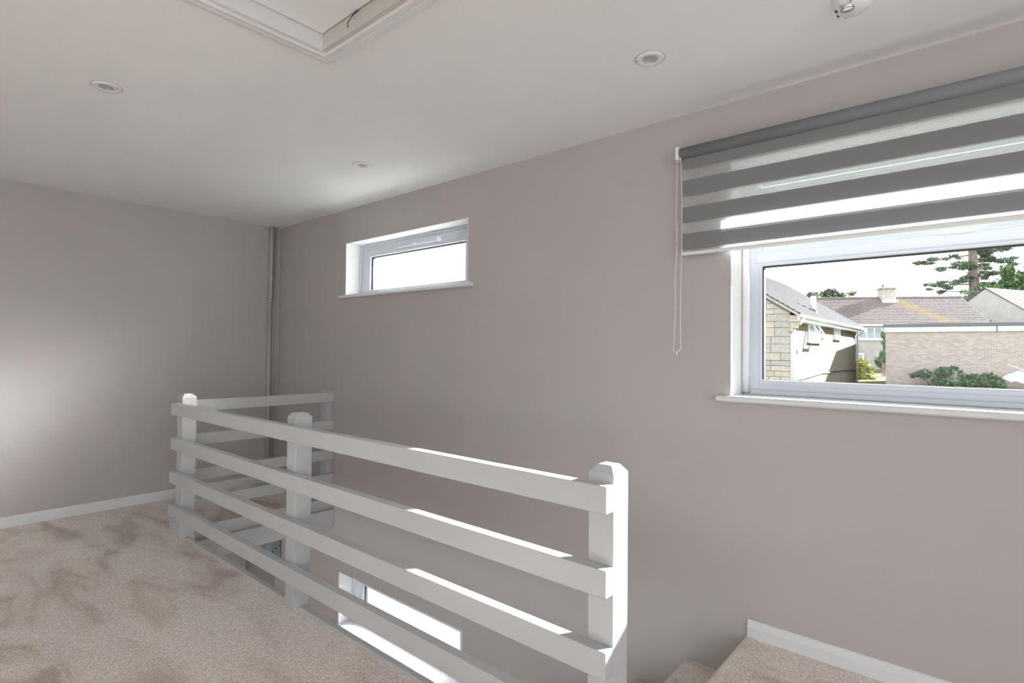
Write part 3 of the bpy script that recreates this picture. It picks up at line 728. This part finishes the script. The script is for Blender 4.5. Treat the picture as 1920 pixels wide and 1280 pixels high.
bm = B(); tube(bm, [(AX + 0.46, AY0 + 0.02, zE - 0.10), (AX + 0.44, AY0 + 0.03, zE - 0.24), (AX + 0.10, AY0 + 0.10, zE - 0.46), (AX + 0.08, AY0 + 0.10, zE - 0.60), (AX + 0.08, AY0 + 0.10, gz)], 0.06, 12); obj('downpipe', bm, WHITE_OUT, ah, True)
bm = B(); tube(bm, [(AX + 0.46, AY1 - 0.15, zE - 0.12), (AX + 0.42, AY1 - 0.15, zE - 0.22), (AX + 0.10, AY1 - 0.15, zE - 0.45), (AX + 0.08, AY1 - 0.15, gz)], 0.05, 12); obj('downpipe', bm, WHITE_OUT, ah, True)
bm = B()
for s_, xe, xm in ((1, AX + 0.42, AXM), (-1, AXL - 0.42, AXM)):
    za, zb = AZ - SL * 0.42 - 0.02, apex - 0.02
    A = [(xe, za), (xm, zb), (xm, zb + 0.13), (xe, za + 0.13)]
    prism(bm, A, 'y', AY0 - 0.20, AY0 - 0.03)
obj('verge_mortar', bm, GREYWALL, ah)
bm = B()
for k in range(3): bx(bm, AX + 0.001, AX + 0.36 - 0.11 * k, AY0 - 0.06, AY0 + 0.24, zE - 0.225 - 0.14 * (k + 1), zE - 0.225 - 0.14 * k, 0.01)
obj('corbel', bm, STONE[1], ah)
box('eaves_closer', AX + 0.001, AX + 0.299, AY0 - 0.03, AY0 + 0.2, zE - 0.198, zE + 0.02, STONE[3], ah)
smap = lambda a, dp, z_: (AX + dp, a, z_)
house_window('window', ah, smap, 24.3, 26.6, 1.78, 2.66, 0.10, 1, True)
house_window('window', ah, smap, 29.8, 31.3, 2.02, 2.66, 0.09, 1)
bm = B(); bx(bm, AX, AX + 0.06, 22.60, 22.76, 2.55, 2.72, 0.01); wl = obj('wall_lamp', bm, DARK, ah)
bm = B(); tube(bm, [(AX + 0.06, 22.68, 2.66), (AX + 0.30, 22.68, 2.66)], [0.05, 0.07], 10); obj('lamp_head', bm, DARK, wl, True)
bm = B(); tube(bm, [(AX, 22.5, 1.36), (AX + 0.05, 22.5, 1.36)], 0.10, 18); vt = obj('round_vent', bm, WHITE_OUT, ah)
bm = B(); tube(bm, [(AX + 0.05, 22.5, 1.36), (AX + 0.055, 22.5, 1.36)], 0.06, 16); obj('vent_grille', bm, mat('grey_grille', (0.3, 0.3, 0.3), 0.7), vt)
bm = B(); tube(bm, [(AX + 0.03, a_, z_) for a_, z_ in ((22.0, 0.12), (24.5, 0.20), (27.0, 0.30), (28.2, 0.28), (30, 0.31), (33, 0.30), (36.1, 0.28))], 0.035, 6); obj('cable', bm, DARK, ah)
bm = B(); tube(bm, [(-1.0, 26.5, 3.02), (-1.0, 26.5, 3.95)], [0.13, 0.12], 14); obj('roof_flue', bm, WHITE_OUT, ah, True)
bm = B(); tube(bm, [(-1.0, 26.5, 2.98), (-1.0, 26.5, 3.30)], [0.20, 0.14], 14); obj('flue_collar', bm, DARK, ah, True)

# frame for buildings that stand square to the line of sight
def oriented(name, u, dpt, label, cat, extra=0.0):
    p = CAM + FLAT_RT * u + FLAT_FW * dpt; p.z = 0
    return thing(name, p, label, cat, None, None, YAW + extra, True), u

# ---- house behind with the long tiled roof (build space: x to the right, y away, z up; origin at its right front corner)
bh, u0 = oriented('long_roofed_house', 36.6, 42.0, 'grey stone house with a long brown tiled roof and chimney, behind the garage', 'house', -0.20)
LICHEN_X = -8.45
RXL = -22.0
box('front_wall', RXL, -0.3, 0.30, 0.60, -0.6, 3.50, GREYWALL, bh)
box('rear_wall', RXL, -0.3, 7.4, 7.7, -0.6, 3.50, GREYWALL, bh)
bm = B(); prism(bm, [(0.60, -0.6), (7.4, -0.6), (7.4, 3.5), (4.0, 5.8), (0.60, 3.6)], 'x', -0.55, -0.3); obj('end_wall', bm, GREYWALL, bh)
bm = stepped_roof(B(), RXL, 0.05, (-0.05, 3.52), (4.0, 6.0), 17, 0.07)
LT = lichen_tile()
obj('roof_slope', bm, LT, bh)
bm = stepped_roof(B(), RXL, 0.05, (8.05, 3.45), (4.0, 6.0), 17, 0.07); obj('roof_slope', bm, TILE, bh)
bm = B(); tube(bm, [(RXL, 4.0, 6.01), (0.05, 4.0, 6.01)], 0.11, 8); obj('ridge_tiles', bm, TILE, bh)
box('fascia_gutter', RXL, 0.1, -0.18, -0.04, 3.42, 3.55, WHITE_OUT, bh, 0.02)
bm = B(); bx(bm, -6.15, -5.1, 3.4, 4.3, 5.2, 6.72, 0.02); chm = obj('chimney', bm, mat('chimney_brick', (0.42, 0.37, 0.34), 0.9, 0.2, 6), bh)
box('chimney_cap', -6.25, -5.0, 3.3, 4.4, 6.72, 6.86, GREYWALL, chm, 0.02)
bm = B(); tube(bm, [(-5.9, 3.85, 6.86), (-5.9, 3.85, 7.12)], [0.09, 0.07], 10); obj('chimney_pot', bm, TILE, chm)
box('chimney_flashing', -6.2, -5.05, 3.15, 3.39, 5.5, 5.75, mat('lead_flashing', (0.55, 0.57, 0.60), 0.5), chm)
bmap = lambda a, dp, z_: (a, 0.30 - dp, z_)
house_window('window', bh, bmap, -11.0, -9.72, 2.55, 3.36, 0.10, 1)
house_window('window', bh, bmap, -9.15, -7.4, 2.40, 3.36, 0.10, 2)
house_window('window', bh, bmap, -10.0, -8.75, 0.15, 1.28, 0.12, 1)

# ---- flat roofed brick garage
gr, u1 = oriented('brick_garage', 20.33, 30.0, 'flat-roofed brick garage with a white fascia, right of the stone house', 'garage', -0.60)
box('brick_wall', 0.0, 14.0, 0.0, 0.3, -1.0, 2.42, BRICK, gr)
box('end_wall', 0.0, 0.3, 0.3, 5.5, -1.0, 2.42, BRICK, gr)
box('back_wall', 0.3, 14.0, 5.2, 5.5, -1.0, 2.42, BRICK, gr)
box('fascia_board', -0.08, 14.1, -0.08, 5.6, 2.42, 2.68, WHITE_OUT, gr)
box('felt_roof', -0.12, 14.15, -0.12, 5.65, 2.68, 2.86, FELT, gr, 0.02)
box('fascia_joint', 4.55, 4.60, -0.095, -0.08, 2.42, 2.68, TILE, gr)

# ---- gabled house to the right
dh, u2 = oriented('gabled_house', 40.35, 47.0, 'pale rendered house with a plain gable end, rightmost outside', 'house', -1.20)
bm = B(); prism(bm, [(-3.4, -0.5), (3.4, -0.5), (3.4, 4.35), (0.0, 6.85), (-3.4, 4.35)], 'y', 0.0, 0.3); gd = obj('gable_wall', bm, GREYWALL, dh)
bm = B(); stepped_roof(bm, 0, 11.0, (3.75, 4.15), (0, 6.95), 18, 0.07)
for v in bm.verts: v.co = Vector((v.co.y, v.co.x - 0.1, v.co.z))
bmesh.ops.recalc_face_normals(bm, faces=bm.faces); obj('roof_slope', bm, TILE, dh)
bm = B(); stepped_roof(bm, 0, 11.0, (-3.75, 4.15), (0, 6.95), 18, 0.07)
for v in bm.verts: v.co = Vector((v.co.y, v.co.x - 0.1, v.co.z))
bmesh.ops.recalc_face_normals(bm, faces=bm.faces); obj('roof_slope', bm, TILE, dh)
box('side_wall', 3.1, 3.4, 0.3, 10.8, -0.5, 4.35, GREYWALL, dh); box('side_wall', -3.4, -3.1, 0.3, 10.8, -0.5, 4.35, GREYWALL, dh)
bm = B(); tube(bm, [(0.35, -0.005, 4.05), (0.35, 0.01, 4.05)], 0.11, 12); obj('vent_hole', bm, DARK, gd)

# ---- plants
def leaves(centres, n, size, seed, flat=0.0, aspect=1.6):
    R_ = random.Random(seed); V, F = [], []
    tot = sum(c[1][0] * c[1][1] * c[1][2] for c in centres) ** 1.0
    for c, rad in centres:
        k = max(3, int(n * (rad[0] * rad[1] * rad[2]) / tot))
        for _ in range(k):
            while True:
                q = Vector((R_.uniform(-1, 1), R_.uniform(-1, 1), R_.uniform(-1, 1)))
                if q.length <= 1: break
            q = q * (0.55 + 0.45 * R_.random())
            p = Vector(c) + Vector((q.x * rad[0], q.y * rad[1], q.z * rad[2]))
            nrm = Vector((R_.gauss(0, 1), R_.gauss(0, 1), R_.gauss(0, 1) + flat)).normalized()
            a = nrm.orthogonal().normalized(); b = nrm.cross(a); th = R_.uniform(0, 6.28)
            a, b = a * math.cos(th) + b * math.sin(th), b * math.cos(th) - a * math.sin(th)
            s = size * R_.uniform(0.6, 1.3)
            i = len(V)
            V += [p - a * s * aspect * 0.5, p + b * s * 0.35, p + a * s * aspect * 0.5, p - b * s * 0.35]
            F.append((i, i + 1, i + 2, i + 3))
    return V, F
def leaf_obj(name, data, material, parent):
    V, F = data; org = ORG[parent.name]
    me = bpy.data.meshes.new(name); me.from_pydata([tuple(v - org) for v in V], [], F); me.materials.append(material)
    o = bpy.data.objects.new(name, me); COL.objects.link(o); o.parent = parent; o['kind'] = 'stuff'
    return o
def place(px_u, dpt, z): return CAM.xy.to_3d() + FLAT_RT * px_u + FLAT_FW * dpt + Vector((0, 0, z))

# tall pine
dT = 62.0; base = place(52.0, dT, 0.0)
pine = thing('pine_tree', base, 'tall pine with a bare trunk and open layered boughs, behind the roofs', 'tree')
bm = B(); tube(bm, [base + Vector((0, 0, z_)) + FLAT_RT * dx for z_, dx in ((0, 0.25), (5, 0.12), (9, 0.0), (14, -0.2), (18, -0.15), (21, 0))], [0.62, 0.55, 0.48, 0.36, 0.2, 0.06], 12); obj('trunk', bm, BARK, pine, True)
R_ = random.Random(21); cl = []; k = 0
for z_ in [6.2 + 0.42 * i for i in range(33)]:
    for sgn in (-1, 1):
        if R_.random() < 0.12: continue
        ln = (3.4 + 1.5 * math.sin(z_ * 1.7 + sgn)) * (1.0 if z_ < 15 else max(0.25, (21.2 - z_) / 7.0))
        ang = R_.uniform(-0.9, 0.9)
        dirv = (FLAT_RT * sgn * math.cos(ang) + FLAT_FW * math.sin(ang))
        rise_ = R_.uniform(-1.0, 0.9)
        p0 = base + Vector((0, 0, z_)); p1 = p0 + dirv * ln * 0.5 + Vector((0, 0, rise_ * 0.3)); p2 = p0 + dirv * ln + Vector((0, 0, rise_))
        bm = B(); tube(bm, [p0, p1, p2], [0.09, 0.06, 0.025], 6); obj('branch', bm, BARK, pine); k += 1
        for s_ in (0.25, 0.4, 0.55, 0.7, 0.85, 1.0):
            if R_.random() < 0.22: continue
            q = p0.lerp(p2, s_) + Vector((R_.uniform(-0.3, 0.3), R_.uniform(-0.3, 0.3), R_.uniform(-0.25, 0.35)))
            cl.append((q, (R_.uniform(0.4, 1.0), R_.uniform(0.4, 0.9), R_.uniform(0.14, 0.36))))
leaf_obj('needle_foliage', leaves(cl, 36000, 0.18, 5, 0.4), LEAF_P, pine)

def bush(name, centre_u, dpt, zc, blobs, n, size, material, label, cat, seed, stems=5):
    c = place(centre_u, dpt, 0); c.z = ground_z(c.x, c.y)
    t = thing(name, c, label, cat)
    R2 = random.Random(seed)
    cs = [(place(centre_u + du, dpt + dd, zc + dz), rad) for du, dd, dz, rad in blobs]
    bm = B()
    for q, rad in cs:
        for _ in range(2):
            tip = q + Vector((R2.uniform(-.5, .5) * rad[0], R2.uniform(-.5, .5) * rad[1], R2.uniform(-.2, .6) * rad[2]))
            foot = c + Vector((R2.uniform(-.2, .2), R2.uniform(-.2, .2), 0))
            tube(bm, [foot, foot.lerp(tip, 0.5) + Vector((0, 0, 0.1)), tip], [size * 0.22, size * 0.15, size * 0.06], 5)
    obj('stems', bm, BARK, t)
    leaf_obj('leaf_mass', leaves(cs, n, size, seed), material, t)
    return t
bush('leafy_shrub', 21.7, 28.25, 0.12, [(-0.40, 0.27, 0.10, (0.40, 0.3, 0.26)), (0.25, -0.17, 0.18, (0.45, 0.3, 0.34)), (0.62, -0.42, 0.42, (0.24, 0.25, 0.14)), (-0.75, 0.5, 0.02, (0.26, 0.25, 0.15)), (0.1, -0.07, -0.28, (0.35, 0.3, 0.3))], 1500, 0.13, LEAF_D, 'spiky green shrub growing against the left of the garage wall', 'shrub', 31)
bush('leafy_shrub', 22.75, 27.35, -0.12, [(-0.75, 0.5, -0.12, (0.45, 0.35, 0.36)), (0.0, 0, 0.05, (0.6, 0.4, 0.42)), (0.55, -0.37, 0.12, (0.5, 0.4, 0.40)), (-0.35, 0.2, 0.42, (0.14, 0.2, 0.22)), (0.9, -0.62, -0.12, (0.32, 0.3, 0.33))], 2600, 0.13, LEAF_G, 'broad green and yellow shrub in front of the garage, beside the dust sheet', 'shrub', 32)
bush('yellow_shrub', 22.35, 35.6, 0.08, [(-0.15, 0, -0.1, (0.6, 0.5, 0.65)), (0.2, 0, 0.45, (0.45, 0.4, 0.45)), (0.6, 0, -0.5, (0.55, 0.4, 0.35)), (0.75, 0, 0.15, (0.3, 0.3, 0.35))], 1500, 0.18, LEAF_Y, 'yellow-green shrub beyond the far end of the stone house', 'shrub', 33)
bush('climbing_plant', 25.3, 37.5, 1.8, [(0, 0, 0.75, (0.22, 0.25, 0.35)), (0.05, 0, 0.2, (0.20, 0.25, 0.4)), (-0.05, 0, -0.75, (0.30, 0.3, 0.5)), (0.1, 0, -0.3, (0.12, 0.2, 0.4))], 800, 0.15, LEAF_G, 'bright green climber in the gap beside the garage corner', 'plant', 34)
bush('garden_shrub', 27.2, 40.5, 0.6, [(0, 0, 0.1, (0.6, 0.5, 0.6)), (0.6, 0, 0.0, (0.5, 0.5, 0.5))], 700, 0.2, LEAF_G, 'green shrub below the windows of the long-roofed house', 'shrub', 35)
def crown(name, u, dpt, z0_, blobs, n, size, material, label, seed):
    c = place(u, dpt, 0); t = thing(name, c, label, 'tree')
    bm = B(); tube(bm, [c, c + Vector((0, 0, z0_ + 1))], [0.35, 0.18], 8)
    for du, dd, dz, rad in blobs: tube(bm, [c + Vector((0, 0, z0_ * 0.7)), place(u + du, dpt + dd, z0_ + dz)], [0.16, 0.04], 6)
    obj('trunk', bm, BARK, t)
    leaf_obj('crown', leaves([(place(u + du, dpt + dd, z0_ + dz), rad) for du, dd, dz, rad in blobs], n, size, seed), material, t)
crown('broadleaf_tree', 54.0, 59.0, 8.0, [(-3.0, 0, -0.6, (2.0, 2, 1.7)), (0, 0, 0.3, (2.4, 2, 2.0)), (2.8, 0, 1.2, (2.6, 2, 2.6)), (-1.0, 0, 2.2, (0.9, 1, 0.9))], 7000, 0.32, LEAF_G, 'dense green tree rising behind the gabled house', 41)
crown('sparse_tree', 37.9, 66.0, 8.0, [(-1.9, 0, 0.2, (0.9, 0.8, 0.5)), (0, 0, 0.3, (1.2, 0.8, 0.8)), (1.5, 0, 0.2, (0.7, 0.7, 0.4)), (2.8, 0, 0.4, (0.7, 0.5, 0.35))], 900, 0.28, LEAF_P, 'small sparse tree showing over the long brown roof', 42)

# white sheet thrown over a bench by the garage
shp = place(24.5, 26.3, 0); shp.z = ground_z(shp.x, shp.y)
sh = thing('dust_sheet', shp, 'crumpled white dust sheet draped by the garage wall', 'sheet')
bm = B(); NX, NY = 26, 14; R2 = random.Random(9)
gg = []
for j in range(NY + 1):
    row = []
    for i in range(NX + 1):
        s_, t_ = i / NX, j / NY
        u_ = 23.80 + 1.75 * s_ + 0.05 * math.sin(9 * t_); dd = 26.35 - 1.19 * s_ + 0.6 * t_
        z_ = -0.10 + 0.52 * min(1, t_ * 1.3) * (0.45 + 0.55 * min(1, s_ * 4)) + 0.06 * math.sin(11 * s_ + 5 * t_) + 0.04 * math.sin(23 * s_ - 7 * t_) - (0.30 * (1 - t_) if s_ > 0.3 else 0.0)
        row.append(bm.verts.new(place(u_, dd, max(z_, -0.46))))
    gg.append(row)
for j in range(NY):
    for i in range(NX): bm.faces.new((gg[j][i], gg[j][i+1], gg[j+1][i+1], gg[j+1][i]))
bmesh.ops.solidify(bm, geom=bm.faces[:], thickness=0.012)
obj('cloth', bm, CLOTH, sh, True)
bm = B(); tube(bm, [place(24.05, 26.75, 0.78), place(24.55, 26.3, 0.46)], 0.025, 6); obj('pole', bm, METAL, sh)
